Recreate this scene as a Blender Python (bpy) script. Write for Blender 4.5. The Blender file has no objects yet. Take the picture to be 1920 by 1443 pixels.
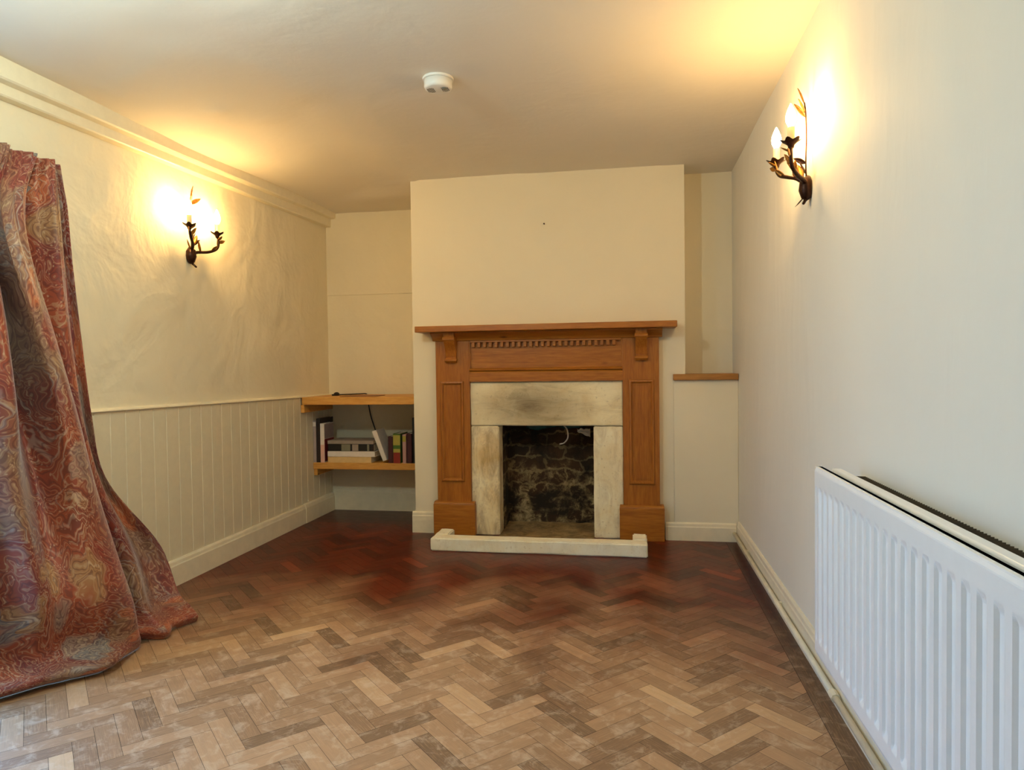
import bpy, bmesh, math, random
from mathutils import Vector, Matrix, noise
PI = math.pi
random.seed(7)
sc = bpy.context.scene
COL = sc.collection

# ------------------------------------------------------------------ helpers
def srgb(r, g, b):
    def f(c):
        c /= 255.0
        return c/12.92 if c <= 0.04045 else ((c+0.055)/1.055)**2.4
    return (f(r), f(g), f(b), 1.0)

class MB:
    """collects vertices and faces of one part"""
    def __init__(s): s.v = []; s.f = []; s.uv = []; s.tone = []
    def add(s, verts, faces):
        o = len(s.v); s.v += [tuple(p) for p in verts]; s.f += [tuple(i+o for i in f) for f in faces]
        return s
    def box(s, x0, x1, y0, y1, z0, z1):
        return s.add([(x0,y0,z0),(x1,y0,z0),(x1,y1,z0),(x0,y1,z0),(x0,y0,z1),(x1,y0,z1),(x1,y1,z1),(x0,y1,z1)],
                     [(3,2,1,0),(4,5,6,7),(0,1,5,4),(1,2,6,5),(2,3,7,6),(3,0,4,7)])
    def quad(s, a, b, c, d): return s.add([a,b,c,d], [(0,1,2,3)])
    def prism(s, prof, axis, a, b):
        """closed 2D profile swept along an axis; prof in the two remaining coordinates (cyclic order)"""
        n = len(prof)
        def P(p, t):
            if axis == 'x': return (t, p[0], p[1])
            if axis == 'y': return (p[0], t, p[1])
            return (p[0], p[1], t)
        vs = [P(p, a) for p in prof] + [P(p, b) for p in prof]
        fs = [(i, (i+1) % n, (i+1) % n + n, i+n) for i in range(n)] + [tuple(range(n))[::-1], tuple(range(n, 2*n))]
        return s.add(vs, fs)
    def grid(s, nu, nv, fn):
        vs = [fn(i/(nu-1), j/(nv-1)) for j in range(nv) for i in range(nu)]
        return s.add(vs, [(j*nu+i, j*nu+i+1, (j+1)*nu+i+1, (j+1)*nu+i) for j in range(nv-1) for i in range(nu-1)])
    def tube(s, pts, rad, n=10, cap=True):
        pts = [Vector(p) for p in pts]
        if not hasattr(rad, '__len__'): rad = [rad]*len(pts)
        up = None; vs = []
        for i, p in enumerate(pts):
            t = (pts[min(i+1, len(pts)-1)] - pts[max(i-1, 0)]).normalized()
            if up is None:
                a = Vector((0,0,1)) if abs(t.z) < .9 else Vector((1,0,0))
                up = (a - t*a.dot(t)).normalized()
            else: up = (up - t*up.dot(t)).normalized()
            w = t.cross(up)
            for k in range(n):
                an = 2*PI*k/n; vs.append(p + (up*math.cos(an) + w*math.sin(an))*rad[i])
        m = len(pts)
        fs = [(i*n+k, i*n+(k+1) % n, (i+1)*n+(k+1) % n, (i+1)*n+k) for i in range(m-1) for k in range(n)]
        if cap: fs += [tuple(range(n))[::-1], tuple(range((m-1)*n, m*n))]
        return s.add(vs, fs)
    def lathe(s, prof, loc=(0,0,0), n=20, wob=None):
        """profile of (radius, z) about the vertical axis"""
        vs = []
        for r, z in prof:
            for k in range(n):
                a = 2*PI*k/n; rr = r; zz = z
                if wob: rr, zz = wob(r, z, a)
                vs.append((loc[0]+rr*math.cos(a), loc[1]+rr*math.sin(a), loc[2]+zz))
        m = len(prof)
        fs = [(i*n+k, i*n+(k+1) % n, (i+1)*n+(k+1) % n, (i+1)*n+k) for i in range(m-1) for k in range(n)]
        fs += [tuple(range(n))[::-1], tuple(range((m-1)*n, m*n))]
        return s.add(vs, fs)
    def xf(s, M):
        s.v = [tuple(M @ Vector(p)) for p in s.v]; return s

def obj(name, mb, mat, parent=None, bevel=0, smooth=False, solid=0, seg=2, kind=None, label=None):
    me = bpy.data.meshes.new(name); me.from_pydata(mb.v, [], mb.f); me.update()
    bm = bmesh.new(); bm.from_mesh(me); bmesh.ops.recalc_face_normals(bm, faces=bm.faces); bm.to_mesh(me); bm.free()
    o = bpy.data.objects.new(name, me); COL.objects.link(o)
    if mat: me.materials.append(mat)
    if solid:
        m = o.modifiers.new('thickness', 'SOLIDIFY'); m.thickness = solid; m.offset = 0
    if bevel:
        m = o.modifiers.new('bevel', 'BEVEL'); m.width = bevel; m.segments = seg; m.limit_method = 'ANGLE'; m.angle_limit = math.radians(40)
    if smooth or bevel:
        for p in me.polygons: p.use_smooth = True
        if not smooth:
            try: me.set_sharp_from_angle(angle=math.radians(38))
            except Exception: pass
    if parent is not None:
        o.parent = parent; o.matrix_parent_inverse = Matrix.Translation(-Vector(parent.location)) if parent.type == 'EMPTY' else parent.matrix_parent_inverse.inverted()
        if parent.type != 'EMPTY': o.matrix_parent_inverse = Matrix.Identity(4)
    if kind: o['kind'] = kind
    if label: o['label'] = label
    return o
# (a mesh parent sits in the same frame as its child, so a sub-part needs no inverse)

def thing(name, label, cat, loc=(0,0,0), group=None):
    o = bpy.data.objects.new(name, None); COL.objects.link(o); o.location = loc
    o.empty_display_size = .05
    o['label'] = label; o['category'] = cat
    if group: o['group'] = group
    return o
def tag(o, label, cat, group=None):
    o['label'] = label; o['category'] = cat
    if group: o['group'] = group
    return o
def struct(name, mb, mat, **k): return obj(name, mb, mat, kind='structure', **k)

def smoothstep(a, b, x):
    t = max(0, min(1, (x-a)/(b-a))); return t*t*(3-2*t)
def lerp(a, b, t): return a+(b-a)*t
def catmull(p, n):
    """smooth path through points"""
    p = [Vector(q) for q in p]; q = [p[0]*2-p[1]] + p + [p[-1]*2-p[-2]]; out = []
    for i in range(1, len(q)-2):
        for k in range(n):
            t = k/n; a, b, c, d = q[i-1], q[i], q[i+1], q[i+2]
            out.append(.5*((2*b)+(c-a)*t+(2*a-5*b+4*c-d)*t*t+(3*b-a-3*c+d)*t*t*t))
    out.append(p[-1]); return out

# ------------------------------------------------------------------ materials
class NT:
    def __init__(s, name):
        s.m = bpy.data.materials.new(name); s.m.use_nodes = True; s.t = s.m.node_tree
        s.b = s.t.nodes['Principled BSDF']
    def n(s, typ, **k):
        o = s.t.nodes.new(typ)
        for a, b in k.items():
            if a.startswith('i_'):
                key = a[2:]; key = int(key) if key.isdigit() else key.replace('_', ' ')
                o.inputs[key].default_value = b
            else: setattr(o, a, b)
        return o
    def l(s, a, b): s.t.links.new(a, b)
    def coord(s, scale=(1,1,1), kind='Object', rot=(0,0,0)):
        c = s.n('ShaderNodeTexCoord'); m = s.n('ShaderNodeMapping'); m.inputs['Scale'].default_value = scale; m.inputs['Rotation'].default_value = rot
        s.l(c.outputs[kind], m.inputs['Vector']); return m.outputs['Vector']
    def noise(s, vec, scale, detail=4, rough=.55, dist=0):
        o = s.n('ShaderNodeTexNoise', i_Scale=scale, i_Detail=detail, i_Roughness=rough, i_Distortion=dist); s.l(vec, o.inputs['Vector']); return o
    def ramp(s, fac, stops, interp='LINEAR'):
        r = s.n('ShaderNodeValToRGB'); e = r.color_ramp.elements; r.color_ramp.interpolation = interp
        while len(e) < len(stops): e.new(.5)
        for el, (p, c) in zip(e, stops): el.position = p; el.color = c if len(c) == 4 else (*c, 1)
        s.l(fac, r.inputs['Fac']); return r.outputs['Color']
    def mix(s, fac, a, b, mode='MIX'):
        o = s.n('ShaderNodeMix', data_type='RGBA', blend_type=mode)
        for sock, v in ((o.inputs[0], fac), (o.inputs[6], a), (o.inputs[7], b)):
            if hasattr(v, 'node'): s.l(v, sock)
            else: sock.default_value = v
        return o.outputs[2]
    def math(s, op, a, b=None, c=None):
        o = s.n('ShaderNodeMath', operation=op)
        for sock, v in zip(o.inputs, (a, b, c)):
            if v is None: continue
            if hasattr(v, 'node'): s.l(v, sock)
            else: sock.default_value = v
        return o.outputs[0]
    def bump(s, h, strength=.3, dist=.01, prev=None):
        o = s.n('ShaderNodeBump', i_Strength=strength, i_Distance=dist); s.l(h, o.inputs['Height'])
        if prev is not None: s.l(prev, o.inputs['Normal'])
        s.l(o.outputs[0], s.b.inputs['Normal']); return o.outputs[0]
    def set(s, **k):
        for a, b in k.items():
            key = a.replace('_', ' ')
            if hasattr(b, 'node'): s.l(b, s.b.inputs[key])
            else: s.b.inputs[key].default_value = b
        return s.m

def mat_plain(name, col, rough=.5, metal=0, var=.08, bump=0, scale=30):
    t = NT(name); v = t.coord(); nz = t.noise(v, scale)
    d = tuple(c*(1-var) for c in col[:3])+(1,); u = tuple(min(1, c*(1+var)) for c in col[:3])+(1,)
    c = t.ramp(nz.outputs['Fac'], [(.3, d), (.7, u)])
    if bump: t.bump(nz.outputs['Fac'], bump, .004)
    return t.set(Base_Color=c, Roughness=rough, Metallic=metal)

def mat_plaster(name, col, big=.35, fine=.15, big_scale=2.2, stretch=(1,1,1)):
    t = NT(name); v = t.coord(stretch)
    a = t.noise(v, big_scale, 4, .5, .4); b = t.noise(v, 45, 5, .6); c = t.noise(v, 9, 3, .5, .6)
    d = tuple(x*.965 for x in col[:3])+(1,)
    cc = t.ramp(a.outputs['Fac'], [(.35, d), (.65, col)])
    n1 = t.bump(a.outputs['Fac'], big, .05); n2 = t.bump(c.outputs['Fac'], big*.6, .012, n1); t.bump(b.outputs['Fac'], fine, .003, n2)
    return t.set(Base_Color=cc, Roughness=.75)

def mat_wood(name, dark, mid, light, axis='x', rough=.38, knots=True, scale=1.0):
    st = {'x': (1.2,16,16), 'y': (16,1.2,16), 'z': (16,16,1.2)}[axis]
    t = NT(name); v = t.coord(tuple(q*scale for q in st)); w = t.coord()
    a = t.noise(v, 2.2, 6, .6, 1.2); b = t.noise(v, 11, 4, .6, .3)
    c = t.ramp(a.outputs['Fac'], [(.25, dark), (.5, mid), (.75, light)])
    c = t.mix(.35, c, t.ramp(b.outputs['Fac'], [(.35, dark), (.65, light)]))
    if knots:
        vo = t.n('ShaderNodeTexVoronoi', i_Scale=4.2); kv = t.coord({'x': (.6,1.6,1.6), 'y': (1.6,.6,1.6), 'z': (1.6,1.6,.6)}[axis]); t.l(kv, vo.inputs['Vector'])
        k = t.ramp(vo.outputs['Distance'], [(.03, (1,1,1)), (.085, (0,0,0))]); c = t.mix(k, c, tuple(q*.45 for q in dark[:3])+(1,))
    t.bump(b.outputs['Fac'], .12, .002)
    return t.set(Base_Color=c, Roughness=rough)

M = {}
M['wall'] = mat_plaster('cream_plaster', srgb(236,228,205), .30, .14)
M['wall_rough'] = mat_plaster('uneven_cream_plaster', srgb(236,226,198), .55, .25, 3.0)
M['wall_smooth'] = mat_plaster('cream_emulsion', srgb(238,229,205), .12, .1)
M['wall_cool'] = mat_plaster('off_white_plaster', srgb(235,230,216), .30, .12, 1.6, (1,1,.35))
M['ceiling'] = mat_plaster('ceiling_paint', srgb(232,226,214), .20, .16, 1.8)
M['trim'] = mat_plain('cream_gloss', srgb(238,228,200), .38, var=.03, bump=.05)
M['skirting'] = mat_plain('cream_skirting_paint', srgb(236,226,200), .4, var=.05, bump=.06, scale=18)
M['panelling'] = mat_plain('pale_panelling_paint', srgb(226,216,188), .45, var=.03, bump=.05)
M['radiator'] = mat_plain('white_radiator_enamel', srgb(242,242,240), .28, var=.015)
M['pipe'] = mat_plain('painted_pipe', srgb(226,216,190), .4, var=.1, scale=12)
M['pine_x'] = mat_wood('waxed_pine_across', srgb(132,74,18), srgb(162,98,26), srgb(186,122,44), 'x')
M['pine_z'] = mat_wood('waxed_pine_upright', srgb(128,70,16), srgb(158,94,24), srgb(182,118,42), 'z')
M['shelf'] = mat_wood('honey_shelf_wood', srgb(184,122,48), srgb(214,156,74), srgb(230,180,100), 'x', .5)
M['ledge'] = mat_wood('oak_ledge', srgb(142,92,36), srgb(170,116,52), srgb(190,138,70), 'x', .5, knots=False)
M['bronze'] = mat_plain('dark_bronze', srgb(58,34,22), .38, .75, var=.4, bump=.25, scale=90)
M['gilt'] = mat_plain('worn_gilt', srgb(150,104,44), .4, .7, var=.35, bump=.2, scale=90)
M['wax'] = mat_plain('cream_candle_tube', srgb(240,222,170), .5, var=.03)
M['white_plastic'] = mat_plain('white_plastic', srgb(236,234,228), .42, var=.01)
M['grey_plastic'] = mat_plain('grey_plastic', srgb(120,116,106), .5, var=.05)
M['black'] = mat_plain('black_rubber', srgb(28,22,20), .45, var=.1)
M['brown_card'] = mat_plain('brown_card', srgb(140,92,52), .7, var=.1)

def mat_stone(name, base, stain, dirt, amount, soot=None):
    t = NT(name); v = t.coord(); s2 = t.coord((.3,1,1.2) if soot else (1,1,.35))
    a = t.noise(v, 5, 6, .65, .6); b = t.noise(s2, 13, 6, .7, .8); f = t.noise(v, 60, 4, .6)
    c = t.ramp(a.outputs['Fac'], [(.3, stain), (.6, base)])
    k = t.ramp(b.outputs['Fac'], [(.55-amount*.25, (0,0,0)), (.75-amount*.2, (1,1,1))])
    c = t.mix(t.math('MULTIPLY', k, amount), c, dirt)
    sp = t.ramp(f.outputs['Fac'], [(.62, (0,0,0)), (.72, (1,1,1))]); c = t.mix(t.math('MULTIPLY', sp, .35), c, dirt)
    if soot:                                     # a soot mark with its own place on the stone
        g = t.n('ShaderNodeTexGradient', gradient_type='SPHERICAL'); cv = t.n('ShaderNodeTexCoord'); mp = t.n('ShaderNodeMapping')
        mp.inputs['Location'].default_value = tuple(-q*w for q, w in zip(soot[0], soot[1])); mp.inputs['Scale'].default_value = soot[1]
        t.l(cv.outputs['Object'], mp.inputs['Vector']); t.l(mp.outputs[0], g.inputs['Vector'])
        m_ = t.math('MULTIPLY', g.outputs['Fac'], t.math('ADD', b.outputs['Fac'], .35)); m_ = t.math('MINIMUM', t.math('MULTIPLY', m_, soot[2]), .88)
        c = t.mix(m_, c, srgb(92,74,50))
    n1 = t.bump(a.outputs['Fac'], .35, .012); t.bump(f.outputs['Fac'], .4, .003, n1)
    return t.set(Base_Color=c, Roughness=.85)
M['lintel'] = mat_stone('sooty_limestone', srgb(250,240,208), srgb(234,216,174), srgb(120,96,60), .25, ((-.60,4.17,.80), (2.4,1,5.0), 1.05))
M['jamb'] = mat_stone('stained_limestone', srgb(250,240,208), srgb(228,202,150), srgb(134,100,56), .55)
M['jamb_clean'] = mat_stone('pitted_limestone', srgb(252,246,222), srgb(240,224,186), srgb(140,108,64), .32)
M['kerb'] = mat_stone('worn_hearth_stone', srgb(255,251,232), srgb(248,236,204), srgb(176,146,98), .2)
M['ash'] = mat_stone('ashy_stone', srgb(170,146,104), srgb(120,96,60), srgb(50,38,24), .6)

def mat_brick():
    t = NT('sooty_firebrick'); c = t.n('ShaderNodeTexCoord'); sp = t.n('ShaderNodeSeparateXYZ'); cb = t.n('ShaderNodeCombineXYZ')
    t.l(c.outputs['Object'], sp.inputs[0]); t.l(t.math('ADD', sp.outputs[0], sp.outputs[1]), cb.inputs[0]); t.l(sp.outputs[2], cb.inputs[1])
    nz = t.noise(c.outputs['Object'], 9, 5, .6); wv = t.mix(.11, cb.outputs[0], nz.outputs['Color'])
    br = t.n('ShaderNodeTexBrick', i_Scale=1.0, i_Mortar_Size=.008, i_Brick_Width=.21, i_Row_Height=.075, i_Mortar_Smooth=.3, i_Bias=-.2)
    t.l(wv, br.inputs['Vector']); br.inputs['Color1'].default_value = srgb(70,48,28); br.inputs['Color2'].default_value = srgb(40,28,18); br.inputs['Mortar'].default_value = srgb(122,106,76)
    lo = t.noise(c.outputs['Object'], 7, 6, .7, .8)
    zf = t.ramp(t.math('ADD', t.math('MULTIPLY', sp.outputs[2], -1.0), lo.outputs['Fac']), [(.05, (0,0,0)), (.4, (1,1,1))])
    b2 = t.noise(c.outputs['Object'], 15, 6, .75, .5); salt = t.math('MULTIPLY', t.ramp(b2.outputs['Fac'], [(.47, (0,0,0)), (.60, (1,1,1))]), zf)
    col = t.mix(salt, br.outputs['Color'], srgb(190,170,128))                        # lime efflorescence low down
    b3 = t.noise(c.outputs['Object'], 4.2, 5, .65, .4); col = t.mix(t.ramp(b3.outputs['Fac'], [(.42, (0,0,0)), (.6, (1,1,1))]), col, srgb(28,20,13))   # soot patches
    n1 = t.bump(br.outputs['Fac'], -.6, .006); t.bump(b2.outputs['Fac'], .4, .006, n1)
    return t.set(Base_Color=col, Roughness=.9)
M['brick'] = mat_brick()

def mat_floor():
    t = NT('parquet_wood'); uv = t.n('ShaderNodeTexCoord').outputs['UV']
    at = t.n('ShaderNodeAttribute', attribute_name='tone'); tone = at.outputs['Fac']
    def mp(sc_):
        m = t.n('ShaderNodeMapping'); m.inputs['Scale'].default_value = sc_; t.l(uv, m.inputs['Vector']); return m.outputs[0]
    g = t.noise(mp((2.2,26,1)), 3.2, 6, .62, 1.0); g2 = t.noise(mp((5,110,1)), 3.0, 3, .6)
    base = t.ramp(tone, [(0, srgb(62,36,18)), (.25, srgb(104,66,38)), (.5, srgb(134,92,58)), (.8, srgb(158,114,74)), (1, srgb(206,164,114))])
    c = t.mix(t.ramp(g.outputs['Fac'], [(.3, (.85,.85,.85)), (.62, (0,0,0))]), base, t.mix(.5, base, srgb(52,28,14)))
    c = t.mix(t.ramp(g2.outputs['Fac'], [(.5, (0,0,0)), (.72, (.5,.5,.5))]), c, srgb(190,150,108))
    # traffic wear and varnish stain, with daylight falloff painted in: paler near, darker far
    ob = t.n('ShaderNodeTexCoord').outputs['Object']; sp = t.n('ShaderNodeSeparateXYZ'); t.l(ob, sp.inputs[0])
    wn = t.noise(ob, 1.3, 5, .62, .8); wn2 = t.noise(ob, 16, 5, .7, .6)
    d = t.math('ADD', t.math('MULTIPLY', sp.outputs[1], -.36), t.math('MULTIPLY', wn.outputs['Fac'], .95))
    wear_daylight = t.ramp(d, [(-.6+.0, (0,0,0)), (.0, (1,1,1))]) if False else t.n('ShaderNodeMapRange', i_1=-.72, i_2=-.30).outputs[0]
    t.l(d, wear_daylight.node.inputs[0])
    varn_dim = t.mix(.94, c, t.mix(1.0, c, srgb(176,72,24), 'MULTIPLY'))
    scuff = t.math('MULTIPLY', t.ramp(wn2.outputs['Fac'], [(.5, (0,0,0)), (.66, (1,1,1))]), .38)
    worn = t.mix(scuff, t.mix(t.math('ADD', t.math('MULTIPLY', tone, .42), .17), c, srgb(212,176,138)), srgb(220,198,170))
    col = t.mix(wear_daylight, varn_dim, worn)
    rough = t.math('ADD', t.math('MULTIPLY', wear_daylight, .16), t.math('ADD', t.math('MULTIPLY', wn2.outputs['Fac'], .16), .26))
    n1 = t.bump(g.outputs['Fac'], .12, .002); t.bump(wn2.outputs['Fac'], .12, .002, n1)
    return t.set(Base_Color=col, Roughness=rough, Specular_IOR_Level=.32)
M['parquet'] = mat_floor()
M['floor_gap'] = mat_plain('dark_floor_joint', srgb(34,20,12), .8)

def mat_curtain():
    t = NT('paisley_cloth'); uv = t.n('ShaderNodeTexCoord').outputs['UV']
    w1 = t.noise(uv, 4.5, 3, .5, .8); w2 = t.noise(uv, 1.6, 2, .5)
    wc = t.n('ShaderNodeVectorMath', operation='MULTIPLY_ADD'); t.l(w1.outputs['Color'], wc.inputs[0]); wc.inputs[1].default_value = (.30,.30,0); t.l(uv, wc.inputs[2])
    def vor(sc_):
        o = t.n('ShaderNodeTexVoronoi', i_Scale=sc_, feature='F1'); t.l(wc.outputs[0], o.inputs['Vector']); return o
    vo, v2, v3 = vor(6.0), vor(17.0), vor(60.0)
    base = t.ramp(w2.outputs['Fac'], [(.30, srgb(112,40,26)), (.42, srgb(150,68,38)), (.5, srgb(118,42,32)), (.58, srgb(134,100,76)), (.70, srgb(120,50,34))])
    sepn = t.n('ShaderNodeSeparateColor'); t.l(vo.outputs['Color'], sepn.inputs[0])
    cell = t.ramp(sepn.outputs[0], [(0, srgb(128,34,28)), (.2, srgb(176,88,46)), (.42, srgb(142,126,114)), (.6, srgb(104,30,36)), (.78, srgb(158,118,76)), (.9, srgb(112,116,116))], 'CONSTANT')
    inner = t.ramp(vo.outputs['Distance'], [(.36, (1,1,1)), (.52, (0,0,0))]); c = t.mix(t.math('MULTIPLY', inner, .8), base, cell)
    ring = t.math('SINE', t.math('MULTIPLY', vo.outputs['Distance'], 44)); rm = t.ramp(ring, [(.45, (0,0,0)), (1.0, (1,1,1))])
    edge = t.ramp(w1.outputs['Fac'], [(.42, (.15,.15,.15)), (.6, (1,1,1))])
    c = t.mix(t.math('MULTIPLY', t.math('MULTIPLY', rm, edge), .5), c, t.ramp(w2.outputs['Fac'], [(.4, srgb(206,180,150)), (.55, srgb(150,156,156)), (.65, srgb(214,150,104))]))
    r2 = t.math('SINE', t.math('MULTIPLY', v2.outputs['Distance'], 24)); c = t.mix(t.math('MULTIPLY', t.ramp(r2, [(.5, (0,0,0)), (.9, (1,1,1))]), .5), c, srgb(74,26,26))
    r3 = t.math('SINE', t.math('ADD', t.math('MULTIPLY', v2.outputs['Distance'], 24), 2.6)); c = t.mix(t.math('MULTIPLY', t.ramp(r3, [(.8, (0,0,0)), (1, (1,1,1))]), .35), c, srgb(190,160,120))
    c = t.mix(t.math('MULTIPLY', t.ramp(v3.outputs['Distance'], [(.16, (1,1,1)), (.28, (0,0,0))]), .5), c, srgb(196,166,132))
    wv = t.noise(uv, 420, 2, .5); t.bump(wv.outputs['Fac'], .15, .001)
    return t.set(Base_Color=c, Roughness=.62, Sheen_Weight=.25, Sheen_Roughness=.4)
M['curtain'] = mat_curtain()

def mat_bulb():
    t = NT('lit_candle_bulb'); t.b.inputs['Emission Color'].default_value = (1, .61, .22, 1); t.b.inputs['Emission Strength'].default_value = BULB
    return t.set(Base_Color=(1,.9,.7,1), Roughness=.3)
BULB = 350.0
M['bulb'] = mat_bulb()
def mat_glass():
    t = NT('window_glass'); g = t.n('ShaderNodeBsdfGlossy', i_Roughness=.02); tr = t.n('ShaderNodeBsdfTransparent'); f = t.n('ShaderNodeFresnel', i_IOR=1.45); m = t.n('ShaderNodeMixShader')
    t.l(t.math('MULTIPLY', f.outputs[0], t.math('SUBTRACT', 1.0, t.n('ShaderNodeNewGeometry').outputs['Backfacing'])), m.inputs[0]); t.l(tr.outputs[0], m.inputs[1]); t.l(g.outputs[0], m.inputs[2]); t.l(m.outputs[0], t.t.nodes['Material Output'].inputs['Surface']); return t.m
M['glass'] = mat_glass()

# ------------------------------------------------------------------ the room
XL, XR, YB, YA, YR, ZC = -2.23, .624, 4.20, 4.818, -1.9, 2.24
BL, BR = -1.368, .322                     # chimney breast sides
YREC = 4.42                               # recess back
WY0, WY1, WZ0, WZ1 = 1.18, 2.05, .03, 1.90  # window in the left wall
OX0, OX1, OZ = -.812, -.226, .69           # fireplace opening

def ceil_z(x, y):
    side = smoothstep(-1.45, -2.12, x)
    drop = lerp(.083, .035, smoothstep(3.0, 4.2, y))
    z = ZC - side*drop
    if y > 4.2 and x < BL+.05: z = min(z, ZC-.006-.03*smoothstep(4.18, 4.5, y))
    z += .007*noise.noise(Vector((x*1.7, y*1.3, 3.1))) + .003*noise.noise(Vector((x*5, y*3.1, 8.4)))
    d = math.hypot(x+1.78, y-2.78)                                  # crumbled old repair
    z -= .011*math.exp(-(d/.05)**2)*(.6+.9*noise.noise(Vector((x*38, y*38, 1.7)))) 
    d2 = math.hypot((x+1.72)*.8, y-2.62); z -= .006*smoothstep(.42, .30, d2 + .09*noise.noise(Vector((x*4, y*4, .3))))
    return z

# floor: herringbone blocks, every block with its own grain and tone
def clip(poly, ax, val, keep_less):
    out = []
    for i in range(len(poly)):
        a, b = poly[i], poly[(i+1) % len(poly)]
        ia = (a[ax] <= val) if keep_less else (a[ax] >= val); ib = (b[ax] <= val) if keep_less else (b[ax] >= val)
        if ia: out.append(a)
        if ia != ib:
            t = (val-a[ax])/(b[ax]-a[ax]); out.append(tuple(a[k]+t*(b[k]-a[k]) for k in range(4)))
    return out
def build_floor():
    L, W = .225, .0563; g = .0005; r2 = math.sqrt(.5)
    OXf, OYf = -.105, .041
    polys = []; rnd = random.Random(11)
    special = {(.114,2.17): 1.0, (-.90,1.766): .97, (-1.085,2.03): .9, (-1.571,2.09): .18, (-1.53,2.14): .85, (-1.855,1.95): .08, (.10,2.30): .75, (-.30,2.32): .8, (-.62,2.66): .72, (-.98,2.50): .75, (-.2,2.75): .75, (-.25,2.9): .15, (-.55,2.95): .15, (-.75,2.72): .2, (-1.0,3.3): .85, (-1.15,3.55): .9, (-1.3,3.45): .1, (.25,2.05): .2}
    def rect(a0, a1, b0, b1, along_a, region):
        ca, cb = (a0+a1)/2, (b0+b1)/2
        X, Y = (ca-cb)*r2+OXf, (ca+cb)*r2+OYf
        if X < region[0]-.3 or X > region[1]+.3 or Y < region[2]-.3 or Y > region[3]+.3: return
        u0, v0 = rnd.random()*40, rnd.random()*40
        pts = []
        for a, b in ((a0+g, b0+g), (a1-g, b0+g), (a1-g, b1-g), (a0+g, b1-g)):
            u, v = (a-a0, b-b0) if along_a else (b-b0, a-a0)
            pts.append(((a-b)*r2+OXf, (a+b)*r2+OYf, u+u0, v+v0))
        tone = min(.95, max(.12, rnd.gauss(.48, .2)))
        for (sx, sy), tn in special.items():
            if abs(X-sx) < .035 and abs(Y-sy) < .035: tone = tn
        for ax, val, less in ((0, region[0], False), (0, region[1], True), (1, region[2], False), (1, region[3], True)):
            if len(pts) >= 3: pts = clip(pts, ax, val, less)
        if len(pts) >= 3: polys.append((pts, tone))
    reg = (XL+.001, .546, YR, 4.40)
    for i in range(-90, 130):
        for j in range(-20, 20):
            s = i*W+2*L*j
            rect(s, s+L, i*W, i*W+W, True, reg); rect(s+L, s+L+W, i*W+W-L, i*W+W, False, reg)
    def strip(x0, x1, y0, y1, along, tone):
        u0, v0 = rnd.random()*40, rnd.random()*40
        ps = [(x, y, (y-y0 if along == 'y' else x-x0)+u0, (x-x0 if along == 'y' else y-y0)+v0) for x, y in ((x0+g,y0+g),(x1-g,y0+g),(x1-g,y1-g),(x0+g,y1-g))]
        polys.append((ps, tone))
    y = YR
    while y < 4.40:                                                      # border along the radiator wall
        n = min(y+.62, 4.40); strip(.547, XR, y, n, 'y', .02+.08*rnd.random()); y = n
    for k in range(5):                                                  # boards in the alcove and behind the breast
        y0 = 4.40+k*.085; strip(XL, BL+.02, y0, min(y0+.085, YA), 'x', .04+.1*rnd.random())
    strip(BL+.02, XR, 4.40, YA, 'x', .2)
    mb = MB(); uvs = []; tones = []
    for pts, tone in polys:
        o = len(mb.v); mb.v += [(p[0], p[1], 0.0) for p in pts]; mb.f.append(tuple(range(o, o+len(pts))))
        uvs += [(p[2], p[3]) for p in pts]; tones += [tone]*len(pts)
    nb = len(mb.f)
    mb.box(XL-.02, XR+.02, YR, YA+.02, -.06, -.0012)
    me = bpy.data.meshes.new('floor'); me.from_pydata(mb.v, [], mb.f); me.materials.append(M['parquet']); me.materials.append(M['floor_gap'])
    me.uv_layers.new(name='UVMap'); me.color_attributes.new('tone', 'FLOAT_COLOR', 'CORNER'); ul = me.uv_layers['UVMap']; ca = me.color_attributes['tone']
    for p in me.polygons:
        if p.index >= nb: p.material_index = 1
        for li in p.loop_indices:
            vi = me.loops[li].vertex_index
            if vi < len(uvs):
                ul.data[li].uv = uvs[vi]; t = tones[vi]; ca.data[li].color = (t, t, t, 1)
    bm = bmesh.new(); bm.from_mesh(me); bmesh.ops.recalc_face_normals(bm, faces=[f for f in bm.faces if f.index >= nb])
    for f in bm.faces:
        if f.index < nb and f.normal.z < 0: f.normal_flip()
    bm.to_mesh(me); bm.free()
    o = bpy.data.objects.new('floor', me); COL.objects.link(o); o['kind'] = 'structure'
build_floor()

cm = MB(); cm.grid(int((XR-XL+.04)/.025), int((YA-YR+.04)/.03), lambda u, v: (lerp(XL-.02, XR+.02, u), lerp(YR-.02, YA+.02, v), ceil_z(lerp(XL-.02, XR+.02, u), lerp(YR-.02, YA+.02, v))))
struct('ceiling', cm, M['ceiling'], smooth=True)

# left wall with the window opening, and its thickness
wl = MB(); T = .26
wl.box(XL-T, XL, YR-.1, WY0, -.06, 2.34).box(XL-T, XL, WY1, YA+.1, -.06, 2.34).box(XL-T, XL, WY0, WY1, -.06, WZ0).box(XL-T, XL, WY0, WY1, WZ1, 2.34)
struct('wall_left', wl, M['wall_rough'])
wr = MB(); wr.box(XR, XR+.2, YR-.1, YA+.1, -.06, 2.34); struct('wall_right', wr, M['wall_cool'])
wk = MB()
wk.box(XL-.2, XR+.2, YR-.2, YR, -.06, 2.34)
struct('wall_rear', wk, M['wall'])
# alcove back, with the slight step of an old boarded patch
wa = MB(); wa.box(XL-.1, XR+.2, YA, YA+.15, -.06, 2.34); wa.box(XL, BL, YA-.006, YA, 1.60, 2.24)
struct('wall_alcove', wa, M['wall_rough'], bevel=.004)
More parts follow.
